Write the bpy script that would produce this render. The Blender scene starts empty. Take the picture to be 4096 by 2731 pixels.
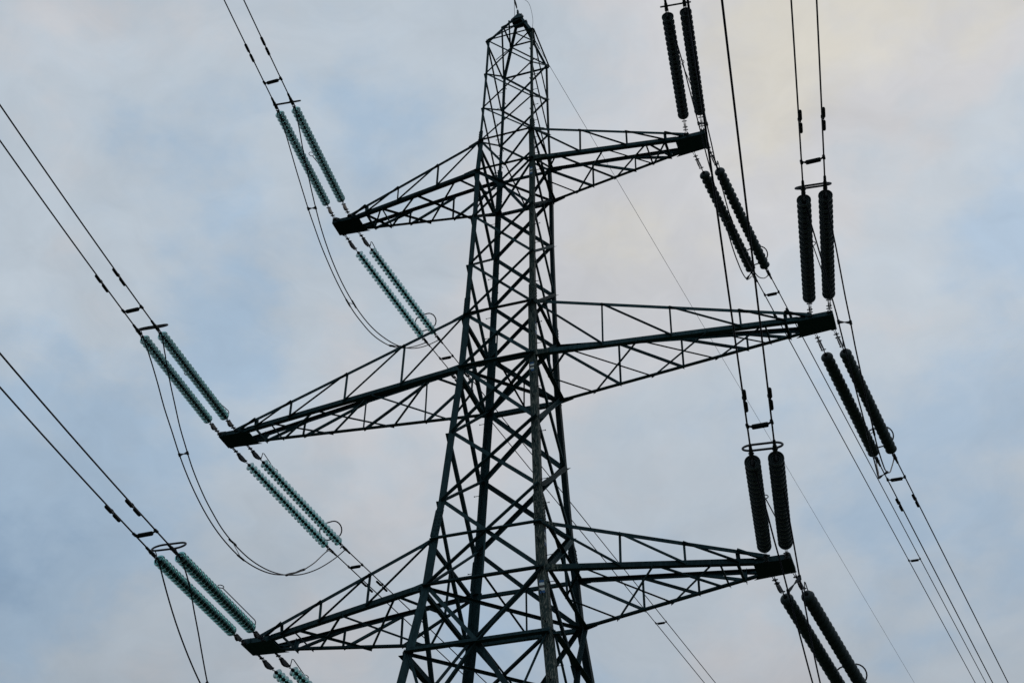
import bpy, math, json, random
from mathutils import Vector as V, Matrix
random.seed(7)
D = json.loads('''{"cam":{"c":[10.3259,-28.6727,1.6],"R":[[0.9455,0.3251,0.0172],[0.192,-0.5994,0.7771],[0.263,-0.7314,-0.6292]],"f":5475.7117},"w":[0.7762,0.7987,0.8317,0.8488,0.9001,0.9135,0.955,0.9817,1.0371,1.1619,1.2809,1.384,1.471,1.6983],"wy":[0.8157,0.8394,0.8741,0.892,0.9459,0.96,1.0037,1.0317,1.09,1.221,1.3462,1.4545,1.5459,1.7848],"z":[39.0316,37.305,35.5709,33.9607,32.5625,30.5824,28.6172,26.6485,24.7277,22.4983,20.3221,19.1305,17.8045,15.9958],"apex":41.1755,"arm":[[6.188,5.2447,0.3037],[8.9975,8.0387,0.3092],[7.1365,6.2439,0.3405]],"zt":[[32.5145,32.6079],[24.6558,24.7312],[17.7008,17.7912]],"st":{"4,-1,-1,0":{"b":[-5.9569,-0.5561,32.3788],"d":[0.1108,-0.99,-0.0874],"az":0.1107,"el":-0.0455,"cv":0.0027},"4,-1,-1,1":{"b":[-5.4357,-0.5561,32.3788],"d":[0.1108,-0.99,-0.0874],"az":0.1107,"el":-0.0455,"cv":0.0027},"4,-1,1,0":{"b":[-6.0305,0.3272,32.5236],"d":[0.1408,0.9847,-0.1028],"az":0.1412,"el":-0.0518,"cv":-0.0},"4,-1,1,1":{"b":[-5.541,0.3272,32.5236],"d":[0.1408,0.9847,-0.1028],"az":0.1412,"el":-0.0518,"cv":-0.0},"4,1,-1,0":{"b":[6.1454,-0.5561,32.4722],"d":[0.121,-0.9837,-0.1334],"az":0.1224,"el":-0.0315,"cv":0.0027},"4,1,-1,1":{"b":[5.6481,-0.5561,32.4722],"d":[0.121,-0.9837,-0.1334],"az":0.1224,"el":-0.0315,"cv":0.0027},"4,1,1,0":{"b":[6.1316,0.3272,32.6169],"d":[0.1412,0.978,-0.1533],"az":0.1409,"el":-0.0238,"cv":-0.0},"4,1,1,1":{"b":[5.6596,0.3272,32.6169],"d":[0.1412,0.978,-0.1533],"az":0.1409,"el":-0.0238,"cv":-0.0},"8,-1,-1,0":{"b":[-8.7956,-0.5561,24.5201],"d":[0.1048,-0.9914,-0.0781],"az":0.1045,"el":-0.0487,"cv":0.0027},"8,-1,-1,1":{"b":[-8.261,-0.5561,24.5201],"d":[0.1048,-0.9914,-0.0781],"az":0.1045,"el":-0.0487,"cv":0.0027},"8,-1,1,0":{"b":[-8.8873,0.3272,24.6649],"d":[0.1579,0.9788,-0.1303],"az":0.1596,"el":-0.071,"cv":-0.0},"8,-1,1,1":{"b":[-8.4076,0.3272,24.6649],"d":[0.1579,0.9788,-0.1303],"az":0.1596,"el":-0.071,"cv":-0.0},"8,1,-1,0":{"b":[8.9184,-0.5561,24.5955],"d":[0.119,-0.9853,-0.1223],"az":0.1229,"el":-0.0313,"cv":0.0027},"8,1,-1,1":{"b":[8.4248,-0.5561,24.5955],"d":[0.119,-0.9853,-0.1223],"az":0.1229,"el":-0.0313,"cv":0.0027},"8,1,1,0":{"b":[8.9201,0.3272,24.7403],"d":[0.1523,0.9769,-0.1498],"az":0.1503,"el":-0.0675,"cv":-0.0},"8,1,1,1":{"b":[8.4238,0.3272,24.7403],"d":[0.1523,0.9769,-0.1498],"az":0.1503,"el":-0.0675,"cv":-0.0},"12,-1,-1,0":{"b":[-6.89,-0.5561,17.5651],"d":[0.0959,-0.9926,-0.0749],"az":0.0948,"el":-0.0455,"cv":0.0027},"12,-1,-1,1":{"b":[-6.3485,-0.5561,17.5651],"d":[0.0959,-0.9926,-0.0749],"az":0.0948,"el":-0.0455,"cv":0.0027},"12,-1,1,0":{"b":[-7.0017,0.3272,17.7098],"d":[0.155,0.9741,-0.1648],"az":0.1578,"el":-0.0535,"cv":-0.0},"12,-1,1,1":{"b":[-6.5156,0.3272,17.7098],"d":[0.155,0.9741,-0.1648],"az":0.1578,"el":-0.0535,"cv":-0.0},"12,1,-1,0":{"b":[7.0656,-0.5561,17.6555],"d":[0.1203,-0.9873,-0.1037],"az":0.1183,"el":0.0133,"cv":0.0027},"12,1,-1,1":{"b":[6.5878,-0.5561,17.6555],"d":[0.1203,-0.9873,-0.1037],"az":0.1183,"el":0.0133,"cv":0.0027},"12,1,1,0":{"b":[7.0667,0.3272,17.8003],"d":[0.1697,0.9677,-0.1866],"az":0.1736,"el":-0.0535,"cv":-0.0},"12,1,1,1":{"b":[6.563,0.3272,17.8003],"d":[0.1697,0.9677,-0.1866],"az":0.1736,"el":-0.0535,"cv":-0.0}},"s":[0.7741,5.0432,0.8486,5.1185],"j":{"4,-1,0":[[-5.4,-5.55,31.94],[-5.39,-5.09,31.61],[-5.38,-4.64,31.25],[-5.37,-4.18,30.87],[-5.35,-3.73,30.5],[-5.33,-3.27,30.13],[-5.3,-2.82,29.79],[-5.27,-2.37,29.47],[-5.23,-1.91,29.19],[-5.19,-1.46,28.95],[-5.15,-1.0,28.76],[-5.11,-0.55,28.62],[-5.08,-0.09,28.55],[-5.04,0.36,28.53],[-5.02,0.82,28.57],[-5.0,1.28,28.67],[-4.99,1.74,28.84],[-5.0,2.21,29.07],[-5.01,2.69,29.35],[-5.04,3.18,29.69],[-5.08,3.67,30.08],[-5.13,4.18,30.51],[-5.18,4.71,30.98],[-5.24,5.25,31.48],[-5.31,5.8,32.0]],"4,-1,1":[[-4.88,-5.55,31.94],[-4.93,-5.09,31.6],[-4.99,-4.64,31.24],[-5.03,-4.18,30.86],[-5.06,-3.73,30.47],[-5.08,-3.27,30.09],[-5.09,-2.82,29.74],[-5.08,-2.36,29.41],[-5.05,-1.91,29.11],[-5.01,-1.45,28.86],[-4.96,-1.0,28.66],[-4.9,-0.55,28.51],[-4.84,-0.09,28.42],[-4.78,0.36,28.39],[-4.72,0.82,28.43],[-4.67,1.28,28.54],[-4.63,1.74,28.7],[-4.61,2.21,28.93],[-4.6,2.69,29.22],[-4.6,3.18,29.57],[-4.62,3.68,29.98],[-4.66,4.19,30.43],[-4.71,4.71,30.92],[-4.76,5.25,31.45],[-4.82,5.8,32.0]],"8,-1,0":[[-8.27,-5.56,24.13],[-8.24,-5.1,23.73],[-8.21,-4.65,23.29],[-8.18,-4.2,22.81],[-8.12,-3.74,22.34],[-8.06,-3.29,21.87],[-7.98,-2.84,21.44],[-7.88,-2.38,21.05],[-7.77,-1.93,20.72],[-7.65,-1.48,20.46],[-7.52,-1.03,20.27],[-7.4,-0.58,20.16],[-7.28,-0.12,20.14],[-7.18,0.33,20.2],[-7.11,0.78,20.34],[-7.05,1.24,20.56],[-7.04,1.7,20.84],[-7.05,2.17,21.19],[-7.11,2.65,21.59],[-7.2,3.14,22.01],[-7.33,3.64,22.46],[-7.49,4.15,22.9],[-7.67,4.67,23.32],[-7.87,5.21,23.7],[-8.07,5.77,24.0]],"8,-1,1":[[-7.73,-5.56,24.13],[-7.78,-5.1,23.67],[-7.83,-4.65,23.24],[-7.87,-4.19,22.84],[-7.91,-3.74,22.46],[-7.93,-3.28,22.12],[-7.95,-2.83,21.81],[-7.95,-2.38,21.54],[-7.94,-1.92,21.3],[-7.92,-1.47,21.11],[-7.9,-1.01,20.95],[-7.86,-0.56,20.84],[-7.82,-0.11,20.78],[-7.78,0.35,20.76],[-7.74,0.8,20.79],[-7.69,1.26,20.86],[-7.66,1.72,20.99],[-7.63,2.19,21.17],[-7.6,2.67,21.41],[-7.59,3.15,21.69],[-7.58,3.65,22.04],[-7.58,4.16,22.44],[-7.58,4.68,22.9],[-7.58,5.22,23.42],[-7.59,5.77,24.0]],"12,-1,0":[[-6.41,-5.56,17.19],[-6.33,-5.11,16.58],[-6.26,-4.66,16.06],[-6.19,-4.21,15.62],[-6.13,-3.75,15.25],[-6.07,-3.3,14.94],[-6.02,-2.85,14.68],[-5.98,-2.4,14.47],[-5.95,-1.94,14.3],[-5.92,-1.49,14.17],[-5.91,-1.04,14.07],[-5.9,-0.58,14.0],[-5.9,-0.13,13.96],[-5.91,0.32,13.95],[-5.92,0.78,13.97],[-5.94,1.24,14.03],[-5.96,1.7,14.11],[-5.99,2.17,14.24],[-6.02,2.64,14.42],[-6.05,3.13,14.64],[-6.08,3.63,14.93],[-6.11,4.13,15.29],[-6.14,4.66,15.72],[-6.17,5.19,16.24],[-6.2,5.75,16.87]],"12,-1,1":[[-5.87,-5.56,17.19],[-5.96,-5.11,17.1],[-6.05,-4.65,16.89],[-6.14,-4.2,16.57],[-6.21,-3.74,16.2],[-6.27,-3.29,15.79],[-6.32,-2.84,15.38],[-6.34,-2.38,14.97],[-6.35,-1.93,14.61],[-6.34,-1.48,14.29],[-6.32,-1.02,14.03],[-6.28,-0.57,13.85],[-6.24,-0.12,13.75],[-6.18,0.33,13.73],[-6.12,0.79,13.79],[-6.06,1.25,13.94],[-6.0,1.71,14.16],[-5.95,2.17,14.45],[-5.9,2.65,14.79],[-5.85,3.13,15.17],[-5.82,3.63,15.57],[-5.79,4.14,15.96],[-5.76,4.66,16.33],[-5.74,5.2,16.64],[-5.72,5.75,16.87]],"4,1,1":[[6.26,-5.52,31.8],[6.28,-5.07,31.74],[6.31,-4.61,31.54],[6.34,-4.16,31.23],[6.36,-3.71,30.85],[6.39,-3.26,30.43],[6.42,-2.81,29.99],[6.44,-2.35,29.56],[6.47,-1.9,29.16],[6.49,-1.45,28.8],[6.52,-1.0,28.51],[6.54,-0.55,28.29],[6.55,-0.09,28.15],[6.56,0.36,28.09],[6.57,0.81,28.13],[6.57,1.27,28.26],[6.57,1.73,28.47],[6.56,2.2,28.77],[6.55,2.67,29.13],[6.53,3.16,29.55],[6.51,3.65,30.01],[6.48,4.16,30.49],[6.45,4.68,30.97],[6.42,5.21,31.43],[6.39,5.77,31.83]],"4,1,0":[[6.75,-5.52,31.8],[6.74,-5.07,31.3],[6.72,-4.61,30.84],[6.71,-4.16,30.43],[6.69,-3.71,30.05],[6.68,-3.26,29.71],[6.68,-2.8,29.42],[6.67,-2.35,29.16],[6.67,-1.9,28.95],[6.68,-1.45,28.79],[6.68,-0.99,28.66],[6.69,-0.54,28.59],[6.7,-0.09,28.55],[6.71,0.36,28.56],[6.73,0.81,28.62],[6.74,1.27,28.72],[6.76,1.73,28.87],[6.77,2.2,29.07],[6.79,2.67,29.32],[6.8,3.16,29.61],[6.81,3.65,29.95],[6.83,4.16,30.35],[6.84,4.68,30.79],[6.85,5.22,31.29],[6.86,5.77,31.83]],"8,1,0":[[9.52,-5.53,23.98],[9.51,-5.07,23.54],[9.51,-4.62,23.11],[9.5,-4.17,22.71],[9.49,-3.72,22.32],[9.49,-3.26,21.97],[9.48,-2.81,21.65],[9.48,-2.36,21.38],[9.48,-1.91,21.14],[9.48,-1.45,20.95],[9.48,-1.0,20.81],[9.48,-0.55,20.73],[9.48,-0.1,20.69],[9.49,0.36,20.71],[9.5,0.81,20.78],[9.51,1.27,20.9],[9.52,1.73,21.07],[9.54,2.19,21.3],[9.56,2.67,21.57],[9.58,3.15,21.88],[9.6,3.65,22.23],[9.62,4.16,22.63],[9.65,4.67,23.05],[9.68,5.21,23.5],[9.71,5.76,23.97]],"8,1,1":[[9.03,-5.53,23.98],[9.06,-5.07,23.73],[9.1,-4.62,23.42],[9.14,-4.17,23.06],[9.17,-3.72,22.68],[9.21,-3.27,22.3],[9.23,-2.81,21.92],[9.26,-2.36,21.57],[9.28,-1.91,21.25],[9.3,-1.46,20.99],[9.32,-1.01,20.77],[9.33,-0.56,20.62],[9.33,-0.1,20.54],[9.34,0.35,20.52],[9.34,0.8,20.58],[9.33,1.26,20.71],[9.32,1.72,20.91],[9.32,2.19,21.16],[9.3,2.67,21.48],[9.29,3.15,21.84],[9.28,3.65,22.25],[9.26,4.15,22.68],[9.24,4.67,23.12],[9.23,5.21,23.55],[9.21,5.76,23.97]],"12,1,1":[[7.2,-5.54,17.13],[7.22,-5.08,16.82],[7.25,-4.63,16.47],[7.27,-4.18,16.1],[7.3,-3.73,15.72],[7.32,-3.28,15.35],[7.34,-2.83,15.0],[7.36,-2.38,14.67],[7.37,-1.93,14.39],[7.38,-1.48,14.15],[7.39,-1.03,13.97],[7.4,-0.58,13.85],[7.41,-0.13,13.78],[7.41,0.32,13.78],[7.41,0.77,13.84],[7.42,1.23,13.97],[7.42,1.69,14.15],[7.42,2.16,14.39],[7.42,2.63,14.67],[7.42,3.11,14.99],[7.42,3.6,15.35],[7.43,4.11,15.73],[7.43,4.63,16.11],[7.44,5.16,16.49],[7.44,5.71,16.84]],"12,1,0":[[7.67,-5.54,17.13],[7.65,-5.08,17.35],[7.63,-4.63,17.33],[7.6,-4.18,17.12],[7.58,-3.73,16.78],[7.56,-3.28,16.35],[7.54,-2.83,15.88],[7.53,-2.38,15.4],[7.51,-1.92,14.94],[7.5,-1.47,14.54],[7.5,-1.02,14.2],[7.5,-0.57,13.95],[7.5,-0.12,13.8],[7.5,0.33,13.75],[7.52,0.78,13.81],[7.54,1.24,13.97],[7.56,1.7,14.22],[7.59,2.16,14.55],[7.63,2.64,14.94],[7.67,3.12,15.37],[7.72,3.61,15.8],[7.77,4.11,16.21],[7.83,4.63,16.55],[7.89,5.16,16.78],[7.95,5.71,16.84]]}}''')
sc = bpy.context.scene
COL = sc.collection
# ------------------------------------------------------------ camera
cam = bpy.data.cameras.new('camera'); camo = bpy.data.objects.new('camera', cam); COL.objects.link(camo)
R = Matrix(D['cam']['R']).transposed().to_4x4()
camo.matrix_world = Matrix.Translation(D['cam']['c']) @ R
cam.sensor_fit = 'HORIZONTAL'; cam.sensor_width = 36.0; cam.lens = 36.0 * D['cam']['f'] / 4096.0
cam.clip_start = 0.1; cam.clip_end = 4000
sc.camera = camo
sc.view_settings.view_transform = 'Standard'; sc.view_settings.look = 'None'
sc.view_settings.exposure = 0.0; sc.view_settings.gamma = 1.0
sc.cycles.transparent_max_bounces = 40; sc.cycles.max_bounces = 6
# ------------------------------------------------------------ world: overcast evening sky
SUN_EL, SUN_AZ = math.radians(48), math.radians(5)       # azimuth from +Y towards +X
world = bpy.data.worlds.new('World'); sc.world = world; world.use_nodes = True
nt = world.node_tree; nt.nodes.clear()
def N(t, **k):
    n = nt.nodes.new(t)
    for a, b in k.items(): setattr(n, a, b)
    return n
def Lk(a, b): nt.links.new(a, b)
out = N('ShaderNodeOutputWorld'); bg = N('ShaderNodeBackground'); bg.inputs['Strength'].default_value = 0.1
sky = N('ShaderNodeTexSky'); sky.sky_type = 'NISHITA'; sky.sun_disc = False
sky.sun_elevation = SUN_EL; sky.sun_rotation = SUN_AZ
tc = N('ShaderNodeTexCoord')
def noise(scale, detail, rough, vec=None, off=None):
    n = N('ShaderNodeTexNoise'); n.inputs['Scale'].default_value = scale
    n.inputs['Detail'].default_value = detail; n.inputs['Roughness'].default_value = rough
    src = vec if vec is not None else tc.outputs['Generated']
    if off:
        m = N('ShaderNodeMapping'); m.inputs['Location'].default_value = off; m.inputs['Scale'].default_value = (1, 1, 1.6)
        Lk(src, m.inputs['Vector']); src = m.outputs['Vector']
    Lk(src, n.inputs['Vector']); return n
warp = noise(3.2, 4, 0.55, off=(3.1, 1.7, 0.4))
vs = N('ShaderNodeVectorMath', operation='SUBTRACT'); Lk(warp.outputs['Color'], vs.inputs[0]); vs.inputs[1].default_value = (0.5, 0.5, 0.5)
vm = N('ShaderNodeVectorMath', operation='SCALE'); Lk(vs.outputs[0], vm.inputs[0]); vm.inputs['Scale'].default_value = 0.42
va = N('ShaderNodeVectorMath', operation='ADD'); Lk(tc.outputs['Generated'], va.inputs[0]); Lk(vm.outputs[0], va.inputs[1])
def math_(op, a, b=None, clamp=False):
    m = N('ShaderNodeMath', operation=op); m.use_clamp = clamp
    for i, x in enumerate((a, b)):
        if x is None: continue
        if isinstance(x, (int, float)): m.inputs[i].default_value = x
        else: Lk(x, m.inputs[i])
    return m.outputs[0]
def bank(d, rad, amp):
    """a soft cloud bank (or a gap) round one direction of the sky"""
    d = V(d).normalized()
    s = N('ShaderNodeVectorMath', operation='DISTANCE'); Lk(va.outputs[0], s.inputs[0]); s.inputs[1].default_value = d
    q = math_('DIVIDE', s.outputs['Value'], rad); q = math_('POWER', q, 2.0); q = math_('MULTIPLY', q, -1.0)
    q = math_('EXPONENT', q); return math_('MULTIPLY', q, amp)
def total(lst):
    acc = lst[0]
    for x in lst[1:]: acc = math_('ADD', acc, x)
    return acc
cl = noise(4.5, 6, 0.5, off=(0.3, 0.9, 2.2)); cl2 = noise(11.0, 9, 0.6, off=(5.3, 0.1, 1.2))
BANKS = [  # warm grey cloud (+) and blue gaps (-)
    ((0.053, 0.654, 0.754), .19, .44), ((-0.333, 0.768, 0.547), .11, .22), ((-0.141, 0.881, 0.451), .10, .25), ((-0.151, 0.717, 0.681), .13, .22),
    ((-0.30, 0.70, 0.64), .08, .15), ((-0.462, 0.541, 0.702), .12, .12), ((-0.45, 0.75, 0.44), .10, .14), ((0.05, 0.91, 0.42), .10, .22), ((-0.50, 0.62, 0.60), .06, .10),
    ((-0.432, 0.622, 0.653), .09, -.08), ((-0.28, 0.70, 0.655), .07, -.12), ((0.11, 0.76, 0.63), .11, -.32), ((0.12, 0.68, 0.71), .08, -.12), ((-0.40, 0.52, 0.75), .08, -.10), ((0.023, 0.854, 0.519), .09, -.30), ((-0.04, 0.83, 0.56), .09, -.10),
    ((-0.587, 0.665, 0.462), .14, -.30), ((-0.30, 0.83, 0.47), .09, -.20), ((-0.14, 0.84, 0.52), .08, -.12), ((-0.514, 0.668, 0.54), .08, -.12)]
fac = total([math_('MULTIPLY', math_('SUBTRACT', cl.outputs['Fac'], 0.5), 0.9), math_('MULTIPLY', math_('SUBTRACT', cl2.outputs['Fac'], 0.5), 0.55), 0.475] + [bank(*b) for b in BANKS])
ramp = N('ShaderNodeValToRGB'); Lk(fac, ramp.inputs['Fac']); cr = ramp.color_ramp; cr.interpolation = 'EASE'
def lin(r, g, b):
    return tuple((x / 255 / 12.92 if x / 255 <= .04045 else ((x / 255 + .055) / 1.055) ** 2.4) * 10 for x in (r, g, b)) + (1,)
STOPS = [(0.0, (146, 172, 198)), (0.25, (168, 190, 211)), (0.5, (188, 199, 209)), (0.72, (200, 202, 206)), (1.0, (211, 208, 198))]
cr.elements[0].position = 0.0; cr.elements[0].color = lin(*STOPS[0][1]); cr.elements[1].position = 1.0; cr.elements[1].color = lin(*STOPS[-1][1])
for p, c in STOPS[1:-1]:
    e = cr.elements.new(p); e.color = lin(*c)
# darker towards the lower sky
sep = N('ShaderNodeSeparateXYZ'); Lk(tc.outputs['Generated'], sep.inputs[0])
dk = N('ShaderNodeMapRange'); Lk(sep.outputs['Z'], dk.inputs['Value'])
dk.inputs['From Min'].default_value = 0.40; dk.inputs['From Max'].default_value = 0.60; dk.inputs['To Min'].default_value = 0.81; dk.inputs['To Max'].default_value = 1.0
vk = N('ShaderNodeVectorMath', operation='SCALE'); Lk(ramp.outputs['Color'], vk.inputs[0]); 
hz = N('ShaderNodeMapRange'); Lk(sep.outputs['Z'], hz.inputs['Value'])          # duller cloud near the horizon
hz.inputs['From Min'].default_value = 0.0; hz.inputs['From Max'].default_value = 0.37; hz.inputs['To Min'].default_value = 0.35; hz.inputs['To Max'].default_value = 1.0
cl3 = noise(6.0, 10, 0.62, off=(2.2, 4.4, 0.7), vec=va.outputs[0])
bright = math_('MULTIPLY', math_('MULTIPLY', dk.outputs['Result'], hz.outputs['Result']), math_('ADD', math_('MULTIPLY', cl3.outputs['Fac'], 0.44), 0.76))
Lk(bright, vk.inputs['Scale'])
mx = N('ShaderNodeMix', data_type='RGBA'); mx.inputs['Factor'].default_value = 0.94
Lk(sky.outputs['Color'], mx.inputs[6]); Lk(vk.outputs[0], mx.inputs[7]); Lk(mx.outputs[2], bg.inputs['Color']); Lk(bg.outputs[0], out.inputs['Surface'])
# ------------------------------------------------------------ sun behind the cloud
sd = bpy.data.lights.new('sun', 'SUN'); sd.energy = 0.5; sd.angle = math.radians(14); sd.color = (1.0, 0.95, 0.88)
so = bpy.data.objects.new('sun', sd); COL.objects.link(so)
sv = V((math.sin(SUN_AZ) * math.cos(SUN_EL), math.cos(SUN_AZ) * math.cos(SUN_EL), math.sin(SUN_EL)))
so.rotation_euler = sv.to_track_quat('Z', 'Y').to_euler()
# ------------------------------------------------------------ materials
def mat(name, col, rough=0.6, metal=0.0, spec=0.3, wear=None, amt=0.0, stretch=(6, 6, 1.0), var=0.25, zfade=None, rnd=0.12):
    m = bpy.data.materials.new(name); m.use_nodes = True; t = m.node_tree; b = t.nodes['Principled BSDF']
    b.inputs['Roughness'].default_value = rough; b.inputs['Metallic'].default_value = metal; b.inputs['Specular IOR Level'].default_value = spec
    co = t.nodes.new('ShaderNodeTexCoord'); mp = t.nodes.new('ShaderNodeMapping'); mp.inputs['Scale'].default_value = stretch
    t.links.new(co.outputs['Object'], mp.inputs['Vector'])
    nz = t.nodes.new('ShaderNodeTexNoise'); nz.inputs['Scale'].default_value = 2.2; nz.inputs['Detail'].default_value = 6; nz.inputs['Roughness'].default_value = 0.6
    t.links.new(mp.outputs[0], nz.inputs['Vector'])
    rp = t.nodes.new('ShaderNodeValToRGB'); t.links.new(nz.outputs['Fac'], rp.inputs['Fac'])
    rp.color_ramp.elements[0].position = 0.3; rp.color_ramp.elements[1].position = 0.72
    rp.color_ramp.elements[0].color = tuple(c * (1 - var) for c in col) + (1,); rp.color_ramp.elements[1].color = tuple(c * (1 + var) for c in col) + (1,)
    src = rp.outputs['Color']
    if wear:
        n2 = t.nodes.new('ShaderNodeTexNoise'); n2.inputs['Scale'].default_value = 3.5; n2.inputs['Detail'].default_value = 8; n2.inputs['Roughness'].default_value = 0.7
        t.links.new(mp.outputs[0], n2.inputs['Vector'])
        r2 = t.nodes.new('ShaderNodeValToRGB'); t.links.new(n2.outputs['Fac'], r2.inputs['Fac'])
        r2.color_ramp.elements[0].position = 0.5 - amt; r2.color_ramp.elements[1].position = 0.62 - amt
        r2.color_ramp.elements[0].color = (0, 0, 0, 1); r2.color_ramp.elements[1].color = (1, 1, 1, 1)
        mm = t.nodes.new('ShaderNodeMix'); mm.data_type = 'RGBA'; t.links.new(r2.outputs['Color'], mm.inputs['Factor'])
        if zfade:                                        # the paint is older and barer lower down
            t.links.remove(mm.inputs['Factor'].links[0])
            sx_ = t.nodes.new('ShaderNodeSeparateXYZ'); t.links.new(co.outputs['Object'], sx_.inputs[0])
            mr_ = t.nodes.new('ShaderNodeMapRange'); t.links.new(sx_.outputs['Z'], mr_.inputs['Value'])
            for k_, v_ in zip(('From Min', 'From Max', 'To Min', 'To Max'), zfade): mr_.inputs[k_].default_value = v_
            mu_ = t.nodes.new('ShaderNodeMath'); mu_.operation = 'MULTIPLY'; t.links.new(r2.outputs['Color'], mu_.inputs[0]); t.links.new(mr_.outputs[0], mu_.inputs[1])
            t.links.new(mu_.outputs[0], mm.inputs['Factor'])
        t.links.new(src, mm.inputs[6]); mm.inputs[7].default_value = tuple(wear) + (1,); src = mm.outputs[2]
    oi = t.nodes.new('ShaderNodeObjectInfo'); mr = t.nodes.new('ShaderNodeMapRange'); t.links.new(oi.outputs['Random'], mr.inputs['Value'])   # every member has aged a little differently
    mr.inputs['To Min'].default_value = 1 - rnd; mr.inputs['To Max'].default_value = 1 + rnd * 1.3
    sc_ = t.nodes.new('ShaderNodeVectorMath'); sc_.operation = 'SCALE'; t.links.new(src, sc_.inputs[0]); t.links.new(mr.outputs[0], sc_.inputs['Scale'])
    t.links.new(sc_.outputs[0], b.inputs['Base Color']); return m
M_STEEL = mat('dark_green_painted_steel', (0.020, 0.043, 0.050), 0.8, spec=0.05, wear=(0.10, 0.115, 0.105), amt=-0.12, stretch=(9, 9, 2.2), var=0.4, rnd=0.42)
M_WORN = mat('worn_painted_steel', (0.024, 0.043, 0.043), 0.78, spec=0.06, wear=(0.21, 0.215, 0.185), amt=0.0, stretch=(13, 13, 1.3), var=0.35, zfade=(20.0, 35.0, 1.0, 0.12))
M_GALV = mat('weathered_fittings', (0.022, 0.026, 0.032), 0.6, spec=0.15, metal=0.0, stretch=(9, 9, 9))
M_WIRE = mat('dark_conductor', (0.010, 0.011, 0.020), 0.6, spec=0.15, metal=0.0, stretch=(3, 3, 3))
M_CAP = mat('dark_iron_cap', (0.008, 0.012, 0.013), 0.7, spec=0.1, stretch=(30, 30, 30))
M_PORC = mat('grey_porcelain', (0.034, 0.050, 0.054), 0.45, spec=0.18, stretch=(8, 8, 8), var=0.15)
M_BLUE = mat('blue_marking_paint', (0.012, 0.085, 0.22), 0.6, stretch=(25, 25, 5), wear=(0.2, 0.2, 0.19), amt=-0.1)
M_WHITE = mat('white_marking_paint', (0.50, 0.54, 0.52), 0.6, stretch=(25, 25, 5))
M_BLACK = mat('black_marking_paint', (0.02, 0.025, 0.03), 0.6, stretch=(25, 25, 5))
def glass():
    m = bpy.data.materials.new('teal_toughened_glass'); m.use_nodes = True; t = m.node_tree; t.nodes.clear()
    o = t.nodes.new('ShaderNodeOutputMaterial'); tr = t.nodes.new('ShaderNodeBsdfTransparent'); gl = t.nodes.new('ShaderNodeBsdfGlossy'); df = t.nodes.new('ShaderNodeBsdfDiffuse')
    nz = t.nodes.new('ShaderNodeTexNoise'); nz.inputs['Scale'].default_value = 6
    rp = t.nodes.new('ShaderNodeValToRGB'); t.links.new(nz.outputs['Fac'], rp.inputs['Fac'])
    rp.color_ramp.elements[0].color = (0.40, 0.655, 0.635, 1); rp.color_ramp.elements[1].color = (0.56, 0.79, 0.77, 1)
    t.links.new(rp.outputs[0], tr.inputs['Color'])
    gl.inputs['Roughness'].default_value = 0.35; gl.inputs['Color'].default_value = (0.35, 0.45, 0.45, 1)
    df.inputs['Color'].default_value = (0.012, 0.045, 0.05, 1)
    lw = t.nodes.new('ShaderNodeLayerWeight'); lw.inputs['Blend'].default_value = 0.35
    mr = t.nodes.new('ShaderNodeMapRange'); t.links.new(lw.outputs['Facing'], mr.inputs['Value'])
    mr.inputs['From Min'].default_value = 0.5; mr.inputs['From Max'].default_value = 1.0; mr.inputs['To Min'].default_value = 0.03; mr.inputs['To Max'].default_value = 0.95
    m1 = t.nodes.new('ShaderNodeMixShader'); t.links.new(mr.outputs['Result'], m1.inputs[0]); t.links.new(tr.outputs[0], m1.inputs[1]); t.links.new(df.outputs[0], m1.inputs[2])
    m2 = t.nodes.new('ShaderNodeMixShader'); t.links.new(lw.outputs['Fresnel'], m2.inputs[0]); t.links.new(m1.outputs[0], m2.inputs[1]); t.links.new(gl.outputs[0], m2.inputs[2])
    t.links.new(m2.outputs[0], o.inputs['Surface']); return m
M_GLASS = glass()
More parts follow.
